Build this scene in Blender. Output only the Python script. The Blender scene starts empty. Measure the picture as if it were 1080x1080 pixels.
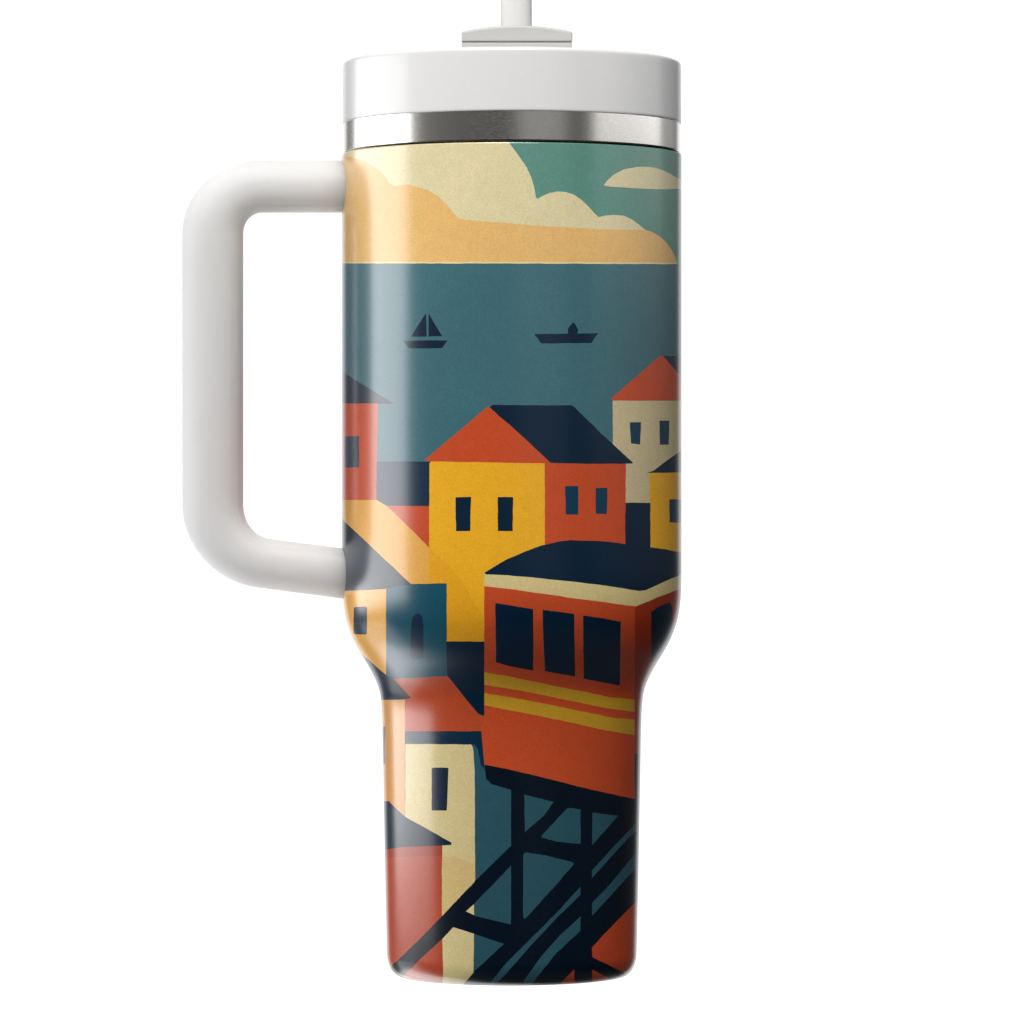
import bpy, bmesh, math, random
from mathutils import Vector
from mathutils.geometry import delaunay_2d_cdt
random.seed(7)

# ------------------------------------------------------------------ units
# The mug is measured in millimetre-like design units u (R of the body = 179 u = 5 cm).
S = 0.05 / 179.0            # metres per design unit
AX = 539.8                  # axis
HY = 540.0                  # eye level
D = 5100.0                  # eye distance in design units
BASE_Y = 1028.0             # height mark of the foot
def ZY(y): return (BASE_Y - y) * S      # height mark -> metres above the foot
scene = bpy.context.scene
col = scene.collection

def srgb(r, g, b):
    f = lambda c: (c/255/12.92) if c/255 <= .04045 else ((c/255+.055)/1.055)**2.4
    return (f(r), f(g), f(b))

# ------------------------------------------------------------------ materials
def new_mat(name):
    m = bpy.data.materials.new(name); m.use_nodes = True
    nt = m.node_tree; b = nt.nodes['Principled BSDF']
    return m, nt, b

def add_grain(nt, b, scale, strength, dist, detail=4, rough_var=None, base=None, cvar=None):
    tc = nt.nodes.new('ShaderNodeTexCoord')
    nz = nt.nodes.new('ShaderNodeTexNoise'); nz.inputs['Scale'].default_value = scale
    nz.inputs['Detail'].default_value = detail
    nt.links.new(tc.outputs['Object'], nz.inputs['Vector'])
    if strength:
        bp = nt.nodes.new('ShaderNodeBump'); bp.inputs['Strength'].default_value = strength
        bp.inputs['Distance'].default_value = dist
        nt.links.new(nz.outputs['Fac'], bp.inputs['Height'])
        nt.links.new(bp.outputs['Normal'], b.inputs['Normal'])
    if rough_var:
        mr = nt.nodes.new('ShaderNodeMapRange')
        mr.inputs['From Min'].default_value = .3; mr.inputs['From Max'].default_value = .7
        mr.inputs['To Min'].default_value = rough_var[0]; mr.inputs['To Max'].default_value = rough_var[1]
        nt.links.new(nz.outputs['Fac'], mr.inputs['Value'])
        nt.links.new(mr.outputs['Result'], b.inputs['Roughness'])
    return tc, nz

def mat_plastic(name, rgb, rough, spec=.5, bump=.05):
    m, nt, b = new_mat(name)
    b.inputs['Base Color'].default_value = (*rgb, 1)
    b.inputs['Roughness'].default_value = rough
    b.inputs['Specular IOR Level'].default_value = spec
    add_grain(nt, b, 1400, bump, .00005, rough_var=(rough-.03, rough+.04))
    return m

K = 0.97
M_LID = mat_plastic('white_gloss_plastic', (.77, .77, .775), .24, .6, .02)
M_HANDLE = mat_plastic('white_satin_plastic', (.59, .59, .595), .6, .18, .04)
_b = M_HANDLE.node_tree.nodes['Principled BSDF']          # solid white plastic lets light bleed through
_b.inputs['Subsurface Weight'].default_value = 1.0
_b.inputs['Subsurface Radius'].default_value = (1, 1, 1)
_b.inputs['Subsurface Scale'].default_value = .04
M_COVER = mat_plastic('grey_white_plastic', (.46, .46, .45), .35, .4, .03)
M_GAP = mat_plastic('dark_seam', (.10, .10, .095), .6, .3, .02)
M_BASE = mat_plastic('base_rubber', (.05, .05, .05), .7, .3, .05)

def mat_steel():
    m, nt, b = new_mat('brushed_steel')
    b.inputs['Base Color'].default_value = (.80, .775, .735, 1)
    b.inputs['Metallic'].default_value = 1
    tc, nz = add_grain(nt, b, 1, .06, .00003, detail=5, rough_var=(.20, .26))
    mp = nt.nodes.new('ShaderNodeMapping'); mp.inputs['Scale'].default_value = (900, 900, 5200)
    nt.links.new(tc.outputs['Object'], mp.inputs['Vector']); nt.links.new(mp.outputs['Vector'], nz.inputs['Vector'])
    return m
M_STEEL = mat_steel()

def mat_straw():
    m, nt, b = new_mat('translucent_straw')
    b.inputs['Base Color'].default_value = (.86, .86, .85, 1)
    b.inputs['Roughness'].default_value = .22
    b.inputs['Transmission Weight'].default_value = .3
    b.inputs['IOR'].default_value = 1.25
    add_grain(nt, b, 900, .03, .00004)
    return m
M_STRAW = mat_straw()

def mat_print():
    m, nt, b = new_mat('printed_wrap')
    L = nt.links.new
    at = nt.nodes.new('ShaderNodeAttribute'); at.attribute_name = 'ink'
    tc = nt.nodes.new('ShaderNodeTexCoord')
    fine = nt.nodes.new('ShaderNodeTexNoise'); fine.inputs['Scale'].default_value = 2500
    fine.inputs['Detail'].default_value = 3; fine.inputs['Roughness'].default_value = .7
    mid = nt.nodes.new('ShaderNodeTexNoise'); mid.inputs['Scale'].default_value = 320
    mid.inputs['Detail'].default_value = 6; mid.inputs['Roughness'].default_value = .62
    big = nt.nodes.new('ShaderNodeTexNoise'); big.inputs['Scale'].default_value = 26
    big.inputs['Detail'].default_value = 4
    for n in (fine, mid, big): L(tc.outputs['Object'], n.inputs['Vector'])
    def rng(n, a, c):
        r = nt.nodes.new('ShaderNodeMapRange'); r.inputs['From Min'].default_value = .3
        r.inputs['From Max'].default_value = .7; r.inputs['To Min'].default_value = a; r.inputs['To Max'].default_value = c
        L(n.outputs['Fac'], r.inputs['Value']); return r
    a, c, d = rng(fine, .86, 1.14), rng(mid, .965, 1.035), rng(big, .95, 1.05)
    m1 = nt.nodes.new('ShaderNodeMath'); m1.operation = 'MULTIPLY'
    m2 = nt.nodes.new('ShaderNodeMath'); m2.operation = 'MULTIPLY'
    L(a.outputs[0], m1.inputs[0]); L(c.outputs[0], m1.inputs[1])
    L(m1.outputs[0], m2.inputs[0]); L(d.outputs[0], m2.inputs[1])
    vm = nt.nodes.new('ShaderNodeVectorMath'); vm.operation = 'SCALE'
    L(at.outputs['Color'], vm.inputs[0]); L(m2.outputs[0], vm.inputs['Scale'])
    L(vm.outputs['Vector'], b.inputs['Base Color'])
    b.inputs['Specular IOR Level'].default_value = .78
    b.inputs['IOR'].default_value = 1.58
    b.inputs['Roughness'].default_value = .235
    bp = nt.nodes.new('ShaderNodeBump'); bp.inputs['Strength'].default_value = .06; bp.inputs['Distance'].default_value = .00003
    L(fine.outputs['Fac'], bp.inputs['Height']); L(bp.outputs['Normal'], b.inputs['Normal'])
    return m
M_PRINT = mat_print()

# ------------------------------------------------------------------ helpers
def link_mesh(name, me, mat, parent=None):
    o = bpy.data.objects.new(name, me); col.objects.link(o)
    if mat: me.materials.append(mat)
    if parent: o.parent = parent
    return o

def mesh_obj(name, verts, faces, mat, parent=None, smooth=True, sharp=None):
    me = bpy.data.meshes.new(name); me.from_pydata(verts, [], faces); me.update()
    bm = bmesh.new(); bm.from_mesh(me); bmesh.ops.recalc_face_normals(bm, faces=bm.faces)
    if sharp is not None:
        for e in bm.edges:
            if len(e.link_faces) == 2 and e.calc_face_angle(0) > math.radians(sharp): e.smooth = False
    bm.to_mesh(me); bm.free()
    if smooth: me.polygons.foreach_set('use_smooth', [True]*len(me.polygons))
    return link_mesh(name, me, mat, parent)

def lathe(name, prof, mat, parent=None, n=256, cx=0.0, cy=0.0, closed=False, sharp=40):
    """prof: list of (radius, height) in metres."""
    v, f = [], []
    for r, z in prof:
        for i in range(n):
            a = 2*math.pi*i/n
            v.append((cx + r*math.sin(a), cy - r*math.cos(a), z))
    m = len(prof)
    for j in range(m if closed else m-1):
        k = (j+1) % m
        for i in range(n):
            i2 = (i+1) % n
            f.append((j*n+i, j*n+i2, k*n+i2, k*n+i))
    return mesh_obj(name, v, f, mat, parent, True, sharp)

def arc(cr, cz, rr, rz, a0, a1, n):
    return [(cr+rr*math.cos(math.radians(a0+(a1-a0)*i/n)), cz+rz*math.sin(math.radians(a0+(a1-a0)*i/n))) for i in range(n+1)]

# ------------------------------------------------------------------ body profile (r, y mark), top to bottom
def catmull(pts, n):
    out = []
    for i in range(len(pts)-1):
        p0 = pts[max(i-1, 0)]; p1 = pts[i]; p2 = pts[i+1]; p3 = pts[min(i+2, len(pts)-1)]
        for k in range(n):
            t = k/n
            out.append(tuple(.5*((2*p1[c]) + (-p0[c]+p2[c])*t + (2*p0[c]-5*p1[c]+4*p2[c]-p3[c])*t*t + (-p0[c]+3*p1[c]-3*p2[c]+p3[c])*t**3) for c in (0, 1)))
    out.append(pts[-1]); return out

TOP_Y = 163.6
shoulder = [(178.9, 600), (178.7, 618), (177.7, 634), (175.4, 650), (171.6, 663), (165.8, 677), (159.0, 689),
            (152.3, 700), (146.3, 711), (141.6, 721.5), (138.9, 731), (137.6, 741), (136.9, 752), (136.3, 770)]
prof = [(178.5, TOP_Y), (178.9, TOP_Y+.7), (178.9, TOP_Y+1.2), (178.9, TOP_Y+2.4)]
prof += [(178.9, y) for y in range(180, 600, 60)]
prof += catmull(shoulder, 3)
prof += [(135.2, 830), (133.9, 900), (132.4, 970), (131.6, 1004)]
prof += [(117.6+14*math.cos(math.radians(a)), 1004+24*math.sin(math.radians(a))) for a in range(10, 91, 10)]
T = [0.0]
for i in range(1, len(prof)):
    T.append(T[-1] + math.hypot(prof[i][0]-prof[i-1][0], prof[i][1]-prof[i-1][1]))
T_END = T[-1]
def r_of_y(y):
    if y <= prof[0][1]: return 178.9
    for i in range(1, len(prof)):
        if y <= prof[i][1]:
            a, b = prof[i-1], prof[i]
            t = (y-a[1])/max(b[1]-a[1], 1e-9)
            return a[0]+(b[0]-a[0])*t
    return prof[-1][0]
def t_of_y(y):
    if y <= prof[0][1]: return y-prof[0][1]
    for i in range(1, len(prof)):
        if y <= prof[i][1]:
            a, b = prof[i-1], prof[i]
            t = (y-a[1])/max(b[1]-a[1], 1e-9)
            return T[i-1]+(T[i]-T[i-1])*t
    return T_END + (y-prof[-1][1])
def ry_of_t(t):
    t = min(max(t, 0), T_END)
    for i in range(1, len(prof)):
        if t <= T[i]+1e-9:
            k = (t-T[i-1])/max(T[i]-T[i-1], 1e-9)
            a, b = prof[i-1], prof[i]
            return a[0]+(b[0]-a[0])*k, a[1]+(b[1]-a[1])*k, i
    return prof[-1][0], prof[-1][1], len(prof)-1
RREF = 178.9
def to_wrap(x, y):
    """A point of the artwork (as drawn, front elevation) -> (arc, length down the profile)."""
    u = x-AX; v = y-HY
    s = .97
    for _ in range(12):
        r = r_of_y(HY+v*s)
        s = 1-math.sqrt(max(r*r-(u*s)**2, 0))/D
    r = r_of_y(HY+v*s); q = u*s/r
    lim = .9975
    if abs(q) < lim: th = math.asin(q)
    else: th = math.copysign(math.asin(lim)+(abs(q)-lim)*1.6, q)
    return th*RREF, t_of_y(HY+v*s)

# ------------------------------------------------------------------ artwork (front elevation, painter's order)
C = dict(
    sky=(96,150,136), cream=(233,220,174), peach=(240,193,119), pale=(243,222,165), sea=(66,112,122), sea2=(65,111,121),
    navy=(0,33,57), navy2=(6,43,68), black=(0,17,33), red=(205,80,41), red2=(192,78,42), rust=(166,54,26),
    yellow=(246,181,38), yellow2=(241,172,34), band=(238,176,80), teal=(22,84,104), tealdk=(45,90,106),
    trim=(226,206,146), wallcream=(214,198,156), tan=(222,160,92), stripe=(208,160,44), lowred=(184,72,41),
    lowreddk=(168,64,37), lowcream=(226,208,152), lowtan=(224,196,134), slate=(40,58,78), winteal=(10,58,84),
    rail=(45,88,102), redlow=(196,74,40))
ART = []
def P(c, *pts): ART.append((C[c], list(pts)))
LX, RX = 225, 860          # how far the picture is carried round the sides
P('sky', (-120,120), (1200,120), (1200,279), (-120,279))
P('cream', (LX-150,130),(532,130),(537.6,151.4),(547.3,164.6),(555.2,176),(560.5,187.5),(563.4,197),(565.3,207.7),(566.5,210),(572,206.9),(579,203.7),
  (587.8,202),(596.6,202.5),(605.4,205.4),(614,211.3),(621.2,218.3),(626.5,224.4),(631.4,228.8),(638.8,227.4),(647.6,226.6),(658,227.6),(667,231.8),
  (674,237.1),(681,243),(681,262),(LX-150,262))
P('peach', (LX-150,150),(330,158),(352,163),(370.8,166),(386.7,170.8),(399,178.7),(406,186),(411.3,193.7),(415.7,196.3),(430.6,194.5),(443,197.7),(451.8,200.7),(460.6,206),
  (469.4,213.9),(476.4,221.8),(482.6,229.7),(488.7,231.5),(513,233.6),(545,236.2),(570,238),(605.4,240.3),(640.6,242),(681,242.6),(688,244.7),(696.9,250),
  (704,257),(709.2,265),(712.7,272),(714,278.5),(LX-150,278.5))
P('pale', (LX-150,276.3),(560,276.2),(714,277),(714,280),(LX-150,280))
P('cream', (636.7,195.4),(640.6,190.1),(647.6,184),(658,178.7),(670.5,176.2),(681,175.7),(691.6,177),(702,180.8),(711,186),(718,190.1),(740,198),(742,200),
  (718,199.2),(693,199.5),(667,198.4),(644,196.8))
P('cream', (780,240),(800,222),(830,214),(860,224),(885,244),(885,252),(780,250))
P('sea', (-120,277.9),(540,277.9),(720,278.6),(1200,278.6),(1200,560),(-120,560))
P('sea2', (-120,560),(-120,420),(520,430),(560,470),(720,470),(1200,470),(1200,560))
P('navy2', (-120,486.8),(460,486.8),(460,640),(-120,640))
P('navy2', (720,520),(1200,520),(1200,1060),(720,1060))
P('red', (-120,580),(330,580),(330,1060),(-120,1060))
P('tan', (60,620),(240,620),(240,1060),(60,1060))
P('navy', (40,622),(150,560),(252,622))
# boats
P('navy', (433.3,355),(449.2,330),(450,355))
P('navy', (452,355),(452,330),(466.4,354.6))
P('navy', (425.6,359.4),(472.2,358.9),(466.2,367.3),(431,367.3))
P('navy', (563.5,352.3),(599,351.8),(598.8,347.3),(600.4,344.6),(604.6,339.6),(608.2,344.2),(609.8,347.6),(609,351.6),(621,351.6),(631.4,351.2),(627.4,356),(623.8,361.8),(570.8,362.2))
# far left house
P('navy', (290,360),(331,372),(362,392.5),(414,425),(414,425.8),(230,425.8),(230,400))
P('red', (240,425.5),(398.6,425.5),(397.2,500),(397,528),(240,528))
P('slate', (363.3,460),(378.8,459.8),(378.8,492.8),(363.4,493))
P('slate', (330,460),(345,460),(345,493),(330,493))
P('navy2', (398,486.8),(455,486.8),(455,533.4),(406,533.4),(397,523))
P('red', (406,533.6),(455,533.6),(455,582),(400,540))
# far right cream house
P('navy', (696,375.3),(800,375.3),(835,424),(700,424))
P('red', (696,375.2),(699.5,375.6),(718,397.4),(739.5,422.8),(647.6,422.8),(644.4,420.6))
P('wallcream', (646.3,422.6),(739,422.6),(739,540),(646.3,540))
P('winteal', (664.2,445.4),(676.1,445.2),(675.2,468.9),(665.6,467.7))
P('winteal', (695.5,443.7),(706,443.6),(705.3,469),(696,469))
P('rust', (739,423),(835,424),(835,560),(739,560))
# near right yellow house
P('yellow', (685,498),(770,498),(770,600),(685,600))
P('navy', (682.4,498.8),(689.8,496),(718,474.8),(740,459),(800,459),(830,499),(718,498.4))
P('winteal', (706,526.6),(728,526.8),(728,551.2),(706.2,551))
P('navy', (659.2,530.3),(686,530.3),(686,600),(659.2,600))
# centre house
P('red', (574.5,488),(660,488.6),(659.4,580),(574.5,612))
P('yellow', (454.5,486.6),(574.6,487.6),(574.8,640),(560,690),(470,690),(470.4,616),(452.6,616),(452.8,489))
P('yellow2', (452.6,577.4),(470,593),(488.7,614.4),(497,632),(510,650),(511,677),(470.4,677),(470.4,600),(452.6,600))
P('red', (514.6,428.8),(517,430),(535,445.8),(560,468.6),(582.5,488.8),(452,486.6),(447.7,485.2))
P('navy', (516.2,429.6),(519.5,427),(560,427.4),(602.7,427.4),(606,429.4),(636,459),(667.8,488.2),(667,488.9),(620,489.2),(580.7,488.2),(548,457.4))
P('navy', (480.4,524.5),(496.8,524),(496,560),(481,560.3))
P('navy', (524.9,524.2),(541.2,524.4),(540.8,560.2),(525.1,560))
P('winteal', (596,512.7),(609.8,512.5),(609.9,542.9),(596.6,542.7))
P('winteal', (628.2,514.6),(640.7,514.4),(640,542.4),(628.3,541.8))
# diagonal band and lower left houses
P('band', (200,528),(397,527.3),(407.8,533.4),(430,555),(452.4,577.4),(470.2,595),(470.2,618),(433.3,616),(362,548.4),(340,528))
P('yellow2', (452.6,577.6),(470.4,595.5),(470.4,616.2),(452.6,616))
P('tan', (250,600),(407.3,600),(407.3,720),(250,720))
P('band', (250,621),(407.3,620.6),(407.3,715),(362,690),(250,690))
P('navy', (250,509),(322,509),(362,549),(398,583),(433.5,616.2),(406,621.2),(362,623.4),(250,623.4))
P('slate', (373.2,641.5),(375,640),(386,639.8),(387.4,641.2),(387,668),(386,669.2),(373.8,669),(373,667.6))
P('teal', (407.2,620.8),(433.3,616.1),(471.2,615.2),(471.2,714),(440,716.8),(407.2,718))
P('navy2', (434,656),(435.4,650.5),(438.5,647.4),(442.5,647.4),(445.6,650.6),(446.6,660),(446.6,692),(444,695.2),(434.6,696),(432.4,692),(433,670))
P('navy', (470.8,676.5),(512,676.6),(512,756),(504.5,754),(488,734),(471.4,713.6))
P('red2', (415.5,716),(440,714.6),(472,713),(488,733),(504.5,753),(510.7,755),(540,760),(540,790),(426.6,790),(426.6,737))
P('tan', (250,736),(427,736),(427,880),(250,880))
P('slate', (385,766.2),(406.3,766.2),(406.2,806),(385,806))
P('navy', (250,648),(335,648),(381.4,689.7),(407.2,711.8),(415.7,716.4),(433.6,736),(425,737.8),(402,738.2),(250,739))
# lower middle
P('tealdk', (498,784),(500,771),(508,771),(511,806.7),(511.6,820.7),(540,833),(540,1060),(480,1060))
P('navy2', (427,771.2),(507.8,771.2),(509.6,795),(511,812),(507,806),(504,790),(500,784.6),(498.4,786),(427,786))
P('lowcream', (427.6,784.7),(497,785.2),(498.6,788),(499.4,792.6),(500.7,813.7),(500.8,870),(501.2,927),(500,965),(500.2,985),(499.3,1027),(499.2,1060),(466,1060),(427,950))
P('lowtan', (466,904),(480,903),(490,908),(501,911),(501,940),(488,954),(466,968))
P('navy', (455.3,810.2),(457.5,809.6),(473,809.8),(472.2,832),(471.1,854.8),(455.2,854.8))
P('lowred', (200,892),(466.4,892),(466,935),(466.4,985),(467.4,1030),(468,1060),(200,1060))
P('lowreddk', (200,893),(466.4,890),(466.4,902.4),(430,903.6),(200,908))
P('navy', (250,842),(405,844.9),(410.4,844.9),(413,848),(428,861.8),(451.8,875),(476.2,888.6),(476,891.2),(453.5,892.2),(425.4,893.4),(406,896),(250,905))
# truss
P('black', (511,806.4),(590,815),(669.2,830),(669.4,795),(760,780),(1200,780),(1200,1060),(500.6,1060),(500.4,929.5),(539,892),(539,833),(530,830.5),(518.6,827),(512.2,821))
P('black', (501.4,929),(467.6,964.7),(443,990),(413,1019.2),(395,1036),(380,1052),(404,1052),(426,1029),(446,1009),(466.7,990),(478,978),(501.4,985.3),(501.4,965.8),(491.4,961),(501.4,952.4))
P('black', (500.4,1024.5),(489.4,1037),(484,1046),(501.4,1048))
CELL = 'rail'
P(CELL, (499.9,953.6),(539,913),(538.8,975),(500.1,965.6))
P(CELL, (499.9,985),(531.5,995.5),(499.7,1024.8))
P(CELL, (553,838),(584,845.8),(573.5,860.5),(553.5,877.6))
P(CELL, (598.5,852.3),(604,852.3),(612.4,853.8),(612.4,889.9),(587.8,887.8),(571,883),(572,880.5))
P(CELL, (624.7,857),(652,860.3),(640,874),(624.4,891.3))
P(CELL, (551.7,902),(553,899.6),(556,899),(579,903),(603.6,909.2),(605.4,911.2),(584.3,935.7),(553.8,969),(551.7,967))
P(CELL, (700,838),(674,864.4),(650,890),(624.4,918),(624.4,926.2),(648,900),(673.6,872.3),(700,846))
P(CELL, (700,868),(673,896),(658.2,914.5),(642.3,933.9),(624.4,952.4),(624.4,965.8),(650,938),(673,912.8),(700,886))
P(CELL, (612.2,935.4),(612.2,943.6),(587.8,967.3),(561.4,995.5),(535,1025.4),(523,1037.5),(518,1046),(508,1046),(516.9,1036.5),(535,1014.8),(566.7,983),(586,963.8))
P(CELL, (612.5,966.2),(612.2,981.6),(587.8,1004.3),(574,1021),(561.4,1037),(556,1046),(545,1046),(551.7,1036),(554.4,1031.5),(570.2,1009.5),(591.3,985.8))
P('redlow', (720,900),(673,948.8),(648,974),(624.4,999),(624.6,1009.4),(657.5,1025.8),(676,1036),(720,1036))
P('lowcream', (657.5,1026),(664,1021),(669,1014),(672,1006),(690,1000),(690,1040),(668,1034))
P('redlow', (624.4,1022.5),(640.6,1030.8),(650,1046),(624.4,1046))
P('redlow', (605.6,1022.4),(606,1046),(580,1046),(592,1036))
# cable car
P('red', (510.7,612),(669.8,630),(669.4,842.8),(623,832.7),(579,821.6),(535,811),(511.2,806.6),(507.6,771.2),(510.8,757))
P('rust', (669.6,632),(720,610),(800,600),(800,800),(720,793),(676,792.6),(669.6,795.4))
P('trim', (510.7,603),(545,604),(680,618),(720,600),(800,590),(800,600),(718,620.5),(693,630.2),(675.7,637.4),(670.5,639.6),(658,638),(640.6,635.5),(605.4,631),(570,625.8),(535,620.9),(510.7,618.3))
P('navy', (510.7,604.2),(520,598.4),(535,589.7),(552.6,582.2),(570,575.6),(587.8,571.4),(601.9,569.7),(626.5,570.4),(644,571.6),(660,574),(686.3,577.2),(702,579.4),(718,583),(800,588),
  (800,590),(718,605.6),(700,613.6),(681,622.4),(674,623.3),(665,621.9),(628,616.2),(588,611.8),(535,606.6),(512.5,605.8))
P('navy', (522.5,636),(535,637.9),(562.4,642.5),(562.4,707.4),(535,702),(523,698.6))
P('navy', (572.2,643.2),(590,645.2),(605.6,647.6),(606.5,713.6),(590,710.8),(574.8,707.8),(573.4,680))
P('navy', (615,649),(636,652),(654.7,655.8),(653.8,723),(636,719.8),(615.6,716))
P('navy', (686.7,646),(693,640.7),(706.6,634.8),(709.4,641),(709.4,666),(760,668),(760,690),(700,692),(687,698.5))
P('navy', (717,630.6),(760,622),(760,655),(717,656))
P('stripe', (510.8,709),(535,713.1),(587.8,724),(623,731),(640.6,734.9),(669.4,738),(669.4,750.8),(640.6,746.9),(605.4,739.8),(570.2,732.4),(535,726.1),(510.8,722))
P('stripe', (510.8,731),(535,734.9),(588,745),(623,752),(647.6,757.2),(669.4,758.8),(669.4,775.2),(640.6,770.6),(605.4,762.7),(570,755.3),(535,748.6),(510.8,743.6))

# ------------------------------------------------------------------ tumbler
tumbler = bpy.data.objects.new('tumbler', None); col.objects.link(tumbler)
tumbler.empty_display_size = .05
tumbler['label'] = 'tall white-handled tumbler wrapped in a flat-coloured print of a harbour town and cable car'
tumbler['category'] = 'tumbler'

def build_wrap():
    verts, edges, polys, cols = [], [], [], []
    HALF = math.pi*RREF
    def add_poly(pts):
        ar = sum(pts[i][0]*pts[(i+1) % len(pts)][1]-pts[(i+1) % len(pts)][0]*pts[i][1] for i in range(len(pts)))
        if ar < 0: pts = pts[::-1]
        i0 = len(verts); n = len(pts); verts.extend(Vector(p) for p in pts)
        edges.extend((i0+i, i0+(i+1) % n) for i in range(n))
        xs = [p[0] for p in pts]; ys = [p[1] for p in pts]
        polys.append((min(xs), max(xs), min(ys), max(ys), pts))
    add_poly([(-HALF, 0), (HALF, 0), (HALF, T_END), (-HALF, T_END)]); cols.append(C['sea'])
    for c, pts in ART:
        out = []
        n = len(pts)
        for i in range(n):
            a, b = pts[i], pts[(i+1) % n]
            L = math.hypot(b[0]-a[0], b[1]-a[1]); k = max(1, int(L/7))
            for j in range(k):
                t = j/k
                x = a[0]+(b[0]-a[0])*t; y = a[1]+(b[1]-a[1])*t
                jit = .22 if (j and L > 14) else .08
                wx, wy = to_wrap(x+random.uniform(-jit, jit), y+random.uniform(-jit, jit))
                wx = min(max(wx, -HALF+1), HALF-1)
                out.append((wx, wy))
        add_poly(out); cols.append(c)
    def add_edge(a, b):
        i0 = len(verts); verts.append(Vector(a)); verts.append(Vector(b)); edges.append((i0, i0+1))
    NT = 180
    for i in range(1, NT):
        x = -HALF+2*HALF*i/NT+.0137
        add_edge((x, 0), (x, T_END))
    for i in range(1, len(prof)-1):
        add_edge((-HALF, T[i]), (HALF, T[i]))
    ov, oe, of, _, _, orig = delaunay_2d_cdt(verts, edges, [], 0, 1e-4, True)
    pv, nrm = [], []
    for p in ov:
        th = p.x/RREF
        r, y, i = ry_of_t(p.y)
        pv.append((r*math.sin(th)*S, -r*math.cos(th)*S, ZY(y)))
        # analytic normal, blended between neighbouring profile segments
        def seg(i):
            i = min(max(i, 1), len(prof)-1)
            a, b = prof[i-1], prof[i]; dr, dz = b[0]-a[0], -(b[1]-a[1]); l = math.hypot(dr, dz) or 1
            return (-dz/l, dr/l)
        k = (p.y-T[i-1])/max(T[i]-T[i-1], 1e-9)
        def vtx(j):
            a, b = seg(j), seg(j+1)
            return ((a[0]+b[0])/2, (a[1]+b[1])/2)
        a, b = vtx(i-1), vtx(i)
        k = min(max(k, 0), 1)
        nr, nz = a[0]+(b[0]-a[0])*k, a[1]+(b[1]-a[1])*k
        nrm.append(Vector((nr*math.sin(th), -nr*math.cos(th), nz)).normalized())
    fs, fc = [], []
    def inside(x, y, pts):
        c = False; x1, y1 = pts[-1]
        for x2, y2 in pts:
            if (y1 > y) != (y2 > y) and x < (x2-x1)*(y-y1)/(y2-y1)+x1: c = not c
            x1, y1 = x2, y2
        return c
    for f in of:
        cx = sum(ov[i].x for i in f)/len(f); cy = sum(ov[i].y for i in f)/len(f)
        if not (0 < cy < T_END and -HALF < cx < HALF): continue
        fs.append(f)
        for k in range(len(polys)-1, -1, -1):
            p = polys[k]
            if p[0] <= cx <= p[1] and p[2] <= cy <= p[3] and inside(cx, cy, p[4]):
                fc.append(cols[k]); break
        else: fc.append(cols[0])
    # orient outwards
    fo = []
    for f in fs:
        a, b, c = (Vector(pv[i]) for i in f[:3])
        if (b-a).cross(c-a).dot(nrm[f[0]]+nrm[f[1]]+nrm[f[2]]) < 0: f = f[::-1]
        fo.append(tuple(f))
    me = bpy.data.meshes.new('body'); me.from_pydata(pv, [], fo)
    at = me.attributes.new('ink', 'FLOAT_COLOR', 'FACE')
    buf = []
    for c in fc:
        r, g, b = srgb(*c); buf += [r*K, g*K, b*K, 1]
    at.data.foreach_set('color', buf)
    me.polygons.foreach_set('use_smooth', [True]*len(me.polygons))
    me.normals_split_custom_set_from_vertices(nrm)
    me.update()
    print('wrap faces', len(fo))
    return link_mesh('body', me, M_PRINT, tumbler)
body = build_wrap()

# foot, steel band
lathe('foot', [(0.0001, .0012), (112*S, .0012), (113.5*S, .0003), (117.7*S, 0.0)], M_BASE, tumbler, 128)
lathe('rim_band', [(170*S, ZY(120)), (176.4*S, ZY(122)), (177.4*S, ZY(124)), (177.4*S, ZY(124.6)), (177.4*S, ZY(126)), (177.4*S, ZY(150)), (177.4*S, ZY(160.3)), (177.4*S, ZY(161)), (176.8*S, ZY(162.0)), (176.6*S, ZY(162.2)), (175*S, ZY(163)), (174*S, ZY(166)), (170*S, ZY(168))],
      M_STEEL, tumbler, 256)

# lid
lp = [(150*S, ZY(72)), (158*S, ZY(70)), (168*S, ZY(66.2))]
lp += [(r*S, ZY(y)) for r, y in [(174.9, 66)]]
lp += [((174.9+3.4*math.cos(math.radians(a)))*S, ZY(70.4-4.4*math.sin(math.radians(a)))) for a in range(80, -1, -10)]
lp += [(178.32*S, ZY(75)), (178.35*S, ZY(82)), (178.4*S, ZY(100)), (178.5*S, ZY(128)), (178.5*S, ZY(129.6)), (178.3*S, ZY(130.9)), (177.9*S, ZY(131.3)), (176*S, ZY(131.3)), (174*S, ZY(126))]
lid_prof = [(0.0001, ZY(72))] + lp
lid = lathe('lid', lid_prof, M_LID, tumbler, 256, sharp=50)

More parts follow.
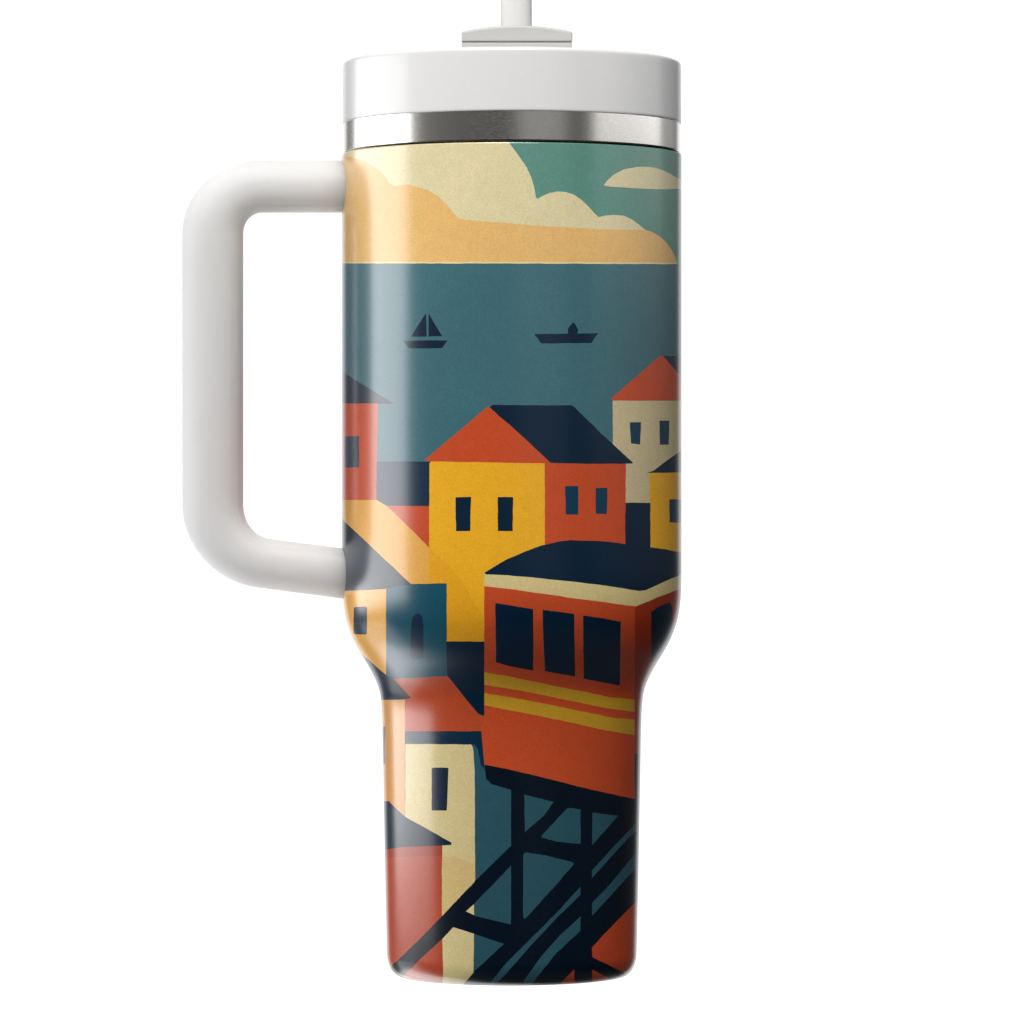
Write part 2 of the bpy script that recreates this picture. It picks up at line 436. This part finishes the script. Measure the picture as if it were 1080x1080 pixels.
def slab(name, outline, d0, d1, bev, mat, parent):
    """outline: (x, y mark) loop in front elevation at the axis, extruded front to back with rounded edges."""
    me = bpy.data.meshes.new(name); bm = bmesh.new()
    fr = [bm.verts.new(((x-AX)*S, d0*S, ZY(y))) for x, y in outline]
    bk = [bm.verts.new(((x-AX)*S, d1*S, ZY(y))) for x, y in outline]
    bm.faces.new(fr); bm.faces.new(bk[::-1])
    n = len(fr)
    for i in range(n): bm.faces.new((fr[i], bk[i], bk[(i+1) % n], fr[(i+1) % n]))
    bmesh.ops.recalc_face_normals(bm, faces=bm.faces)
    es = [e for e in bm.edges if e.calc_face_angle(0) > math.radians(35)]
    bmesh.ops.bevel(bm, geom=es, offset=bev*S, segments=5, affect='EDGES', profile=.5)
    for f in bm.faces: f.smooth = False
    bm.to_mesh(me); bm.free()
    return link_mesh(name, me, mat, parent)

def cover_outline(x0, x1, ytop_edge, ytop_mid, ybot):
    o = [(x0, ybot), (x0, ytop_edge)]
    for i in range(1, 24):
        t = i/24
        o.append((x0+(x1-x0)*t, ytop_edge-(ytop_edge-ytop_mid)*math.sin(math.pi*t)**.85))
    o += [(x1, ytop_edge), (x1, ybot)]
    return o
f0 = (D-46)/D
cy_ = lambda y: HY-(HY-y)*f0                      # height mark seen on the cover's front face
cover_x0, cover_x1 = AX+(486.6-AX)*f0, AX+(603.8-AX)*f0
slab('cover_base', [(cover_x0+.2, cy_(75)), (cover_x0+.2, cy_(44.9)), (cover_x1-.2, cy_(44.9)), (cover_x1-.2, cy_(75))], -46, 46, .6, M_COVER, lid)
slab('cover_seam', [(cover_x0+1, cy_(46)), (cover_x0+1, cy_(43)), (cover_x1-1, cy_(43)), (cover_x1-1, cy_(46))], -45, 45, .1, M_GAP, lid)
slab('spout_cover', cover_outline(cover_x0, cover_x1, cy_(33.4), cy_(26.6), cy_(43.9)), -46, 46, 2.2, M_COVER, lid)

# handle: one swept grip
def handle_path():
    pts = []
    xc, yt = 224.3, 196.6
    cx1, cy1, rx, ry = 276.5, 246.5, 52.2, 49.9
    for i in range(9): pts.append((390-(390-cx1)*i/8, yt))
    for i in range(1, 25):
        a = math.radians(90+90*i/24); pts.append((cx1+rx*math.cos(a), cy1-ry*math.sin(a)))
    cx2, cy2, rb = 287.0, 532.0, 62.7
    for i in range(1, 17): pts.append((xc, cy1+(cy2-cy1)*i/16))
    ang = 82.6
    for i in range(1, 25):
        a = math.radians(180+ang*i/24); pts.append((cx2+rb*math.cos(a), cy2-rb*math.sin(a)))
    ex, ey = pts[-1]; dx, dy = math.cos(math.radians(7.4)), math.sin(math.radians(7.4))
    for i in range(1, 9): pts.append((ex+dx*112*i/8, ey+dy*112*i/8))
    return pts
def build_handle():
    pts = handle_path(); NS = 72
    v, f = [], []
    n = len(pts)
    for i, (x, y) in enumerate(pts):
        a = pts[max(i-1, 0)]; b = pts[min(i+1, n-1)]
        tx, ty = b[0]-a[0], b[1]-a[1]; l = math.hypot(tx, ty); tx /= l; ty /= l
        nx, ny = -ty, tx                       # points to the outside of the bend
        # path runs right->left on top, so outer normal is up there
        w = abs(ty)                             # thicker on the upright
        half = 27.2+4.7*w*w
        if i > n-30: half = 27.2+4.7*w*w - 1.2*(1-w)
        for k in range(NS):
            t = 2*math.pi*k/NS
            c, s_ = math.cos(t), math.sin(t)
            e = 2/2.2 if c > 0 else 2/3.0
            px = math.copysign(abs(c)**e, c)*half
            pd = math.copysign(abs(s_)**e, s_)*43
            # fine mould line on the inner flank
            q = px/half
            if -.83 < q < -.74: px *= .985; pd *= .962
            v.append(((x+nx*px-AX)*S, pd*S, ZY(y+ny*px)))
    for i in range(n-1):
        for k in range(NS):
            k2 = (k+1) % NS
            f.append((i*NS+k, i*NS+k2, (i+1)*NS+k2, (i+1)*NS+k))
    f.append(tuple(range(NS))); f.append(tuple((n-1)*NS+k for k in range(NS)))
    return mesh_obj('handle', v, f, M_HANDLE, tumbler, True, 60)
build_handle()

# straw, stands in the lid opening
SX = (544.6-AX)*S
straw = lathe('straw', [(14.6*S, ZY(200)), (16.4*S, ZY(200)), (16.4*S, ZY(-178)), (16.0*S, ZY(-180)), (15.0*S, ZY(-180)), (14.6*S, ZY(-178))], M_STRAW, None, 64, SX, 0.0, True)
straw['label'] = 'translucent white drinking straw standing upright in the tumbler lid'
straw['category'] = 'straw'

# ------------------------------------------------------------------ studio light
def area(name, loc, target, sx, sy, L, color=(1, 1, 1)):
    li = bpy.data.lights.new(name, 'AREA'); li.shape = 'RECTANGLE'; li.size = sx; li.size_y = sy
    li.energy = L*math.pi*sx*sy; li.color = color
    o = bpy.data.objects.new(name, li); col.objects.link(o); o.location = loc
    d = Vector(target)-Vector(loc); o.rotation_euler = d.to_track_quat('-Z', 'Y').to_euler()
    return o
def ring(az, dist, z):
    a = math.radians(az); return (dist*math.sin(a), -dist*math.cos(a), z)
MIDZ = .16
def sky_pos(az, el, dist, z0=.15):
    a, e = math.radians(az), math.radians(el)
    return (dist*math.cos(e)*math.sin(a), -dist*math.cos(e)*math.cos(a), z0+dist*math.sin(e))
area('softbox_left', ring(-102, 1.2, .19), (0, 0, .19), 1.28, .54, 3.7)
area('softbox_right', ring(88, 1.0, .405), (0, 0, .33), 1.25, .18, 1.12)
area('softbox_overhead', sky_pos(-10, 69.5, 1.1), (0, 0, .17), .22, .22, 31.0, (1, .985, .955))
area('softbox_front', sky_pos(-6, 39, 1.5), (0, 0, .15), .9, .36, 15.0, (1, .99, .97))

area('fill_low_left', sky_pos(-116, -38, 1.0, .15), (0, 0, .15), .6, .76, 1.1)  # added lamp low on the left, lifts shoulder glare and handle underside

area('fill_below', (-.30, .28, -.42), (-.08, 0, .2), .6, .6, 1.7)  # unseen lamp under the handle side, added to lighten its undersides

w = bpy.data.worlds.new('World'); scene.world = w; w.use_nodes = True
nt = w.node_tree; L = nt.links.new
bg = nt.nodes['Background']
tc = nt.nodes.new('ShaderNodeTexCoord'); sx = nt.nodes.new('ShaderNodeSeparateXYZ')
L(tc.outputs['Generated'], sx.inputs[0])
at = nt.nodes.new('ShaderNodeMath'); at.operation = 'ARCTAN2'
L(sx.outputs['X'], at.inputs[0]); L(sx.outputs['Y'], at.inputs[1])       # 0 straight behind the mug, + to the right
def remap(src, a, b, smooth=False):
    r = nt.nodes.new('ShaderNodeMapRange')
    if smooth: r.interpolation_type = 'SMOOTHSTEP'
    r.inputs['From Min'].default_value = a; r.inputs['From Max'].default_value = b
    L(src, r.inputs['Value']); return r.outputs[0]
azf = remap(at.outputs[0], -math.pi, math.pi)
def pos(deg): return (deg+180)/360           # deg: 0 = behind the mug, +-180 = towards the camera
def ramp(stops):
    cr = nt.nodes.new('ShaderNodeValToRGB'); L(azf, cr.inputs[0]); el = cr.color_ramp.elements
    while len(el) > 1: el.remove(el[0])
    for i, (d_, v_) in enumerate(stops):
        e = el[0] if i == 0 else el.new(pos(d_))
        e.position = pos(d_); e.color = (v_, v_, v_, 1)
    return cr.outputs['Color']
high = ramp([(-180, .05), (-168, .04), (-150, .12), (-134, .22), (-70, .3), (-50, .12), (-24.5, .10), (-22, 1.0), (22, 1.0), (24.5, .08), (40, .45), (70, .5), (130, .22), (138, .16), (148, .6), (172, .5), (180, .06)])
low = ramp([(-180, .006), (-60, .03), (-24.5, .05), (-22, 1.0), (22, 1.0), (24.5, .05), (60, .01), (180, .006)])
def mix(f, a, b):
    m = nt.nodes.new('ShaderNodeMix'); m.data_type = 'RGBA'
    if isinstance(f, float): m.inputs[0].default_value = f
    else: L(f, m.inputs[0])
    for s_, i_ in ((a, 6), (b, 7)):
        if isinstance(s_, float): m.inputs[i_].default_value = (s_, s_, s_, 1)
        else: L(s_, m.inputs[i_])
    return m.outputs[2]
z = sx.outputs['Z']
band = mix(remap(z, .10, .17, True), mix(remap(z, .05, .075, True), low, high), mix(.25, low, high))          # dim studio below eye level, paler above
up = mix(remap(z, .5, .65, True), band, .14)                # pale ceiling
glow_below = ramp([(-180, .03), (-140, .04), (-105, .05), (-80, .42), (25, .42), (50, .05), (180, .03)])   # added glow from below, behind and left, to brighten the handle's undersides
neg = nt.nodes.new('ShaderNodeMath'); neg.operation = 'MULTIPLY'; neg.inputs[1].default_value = -1; L(z, neg.inputs[0])
allc = mix(remap(neg.outputs[0], .42, .6, True), up, glow_below)
L(allc, bg.inputs['Color']); bg.inputs['Strength'].default_value = 1.02

# ------------------------------------------------------------------ camera
cam = bpy.data.cameras.new('Camera'); co = bpy.data.objects.new('Camera', cam); col.objects.link(co)
cam.sensor_width = 36; cam.lens = 36*D/1080
cam.clip_start = .02; cam.clip_end = 100
co.location = ((540-AX)*S, -D*S, ZY(HY)); co.rotation_euler = (math.pi/2, 0, 0)
scene.camera = co
scene.render.engine = 'CYCLES'
scene.view_settings.view_transform = 'Standard'; scene.view_settings.look = 'None'
scene.view_settings.exposure = .2; scene.view_settings.gamma = 1
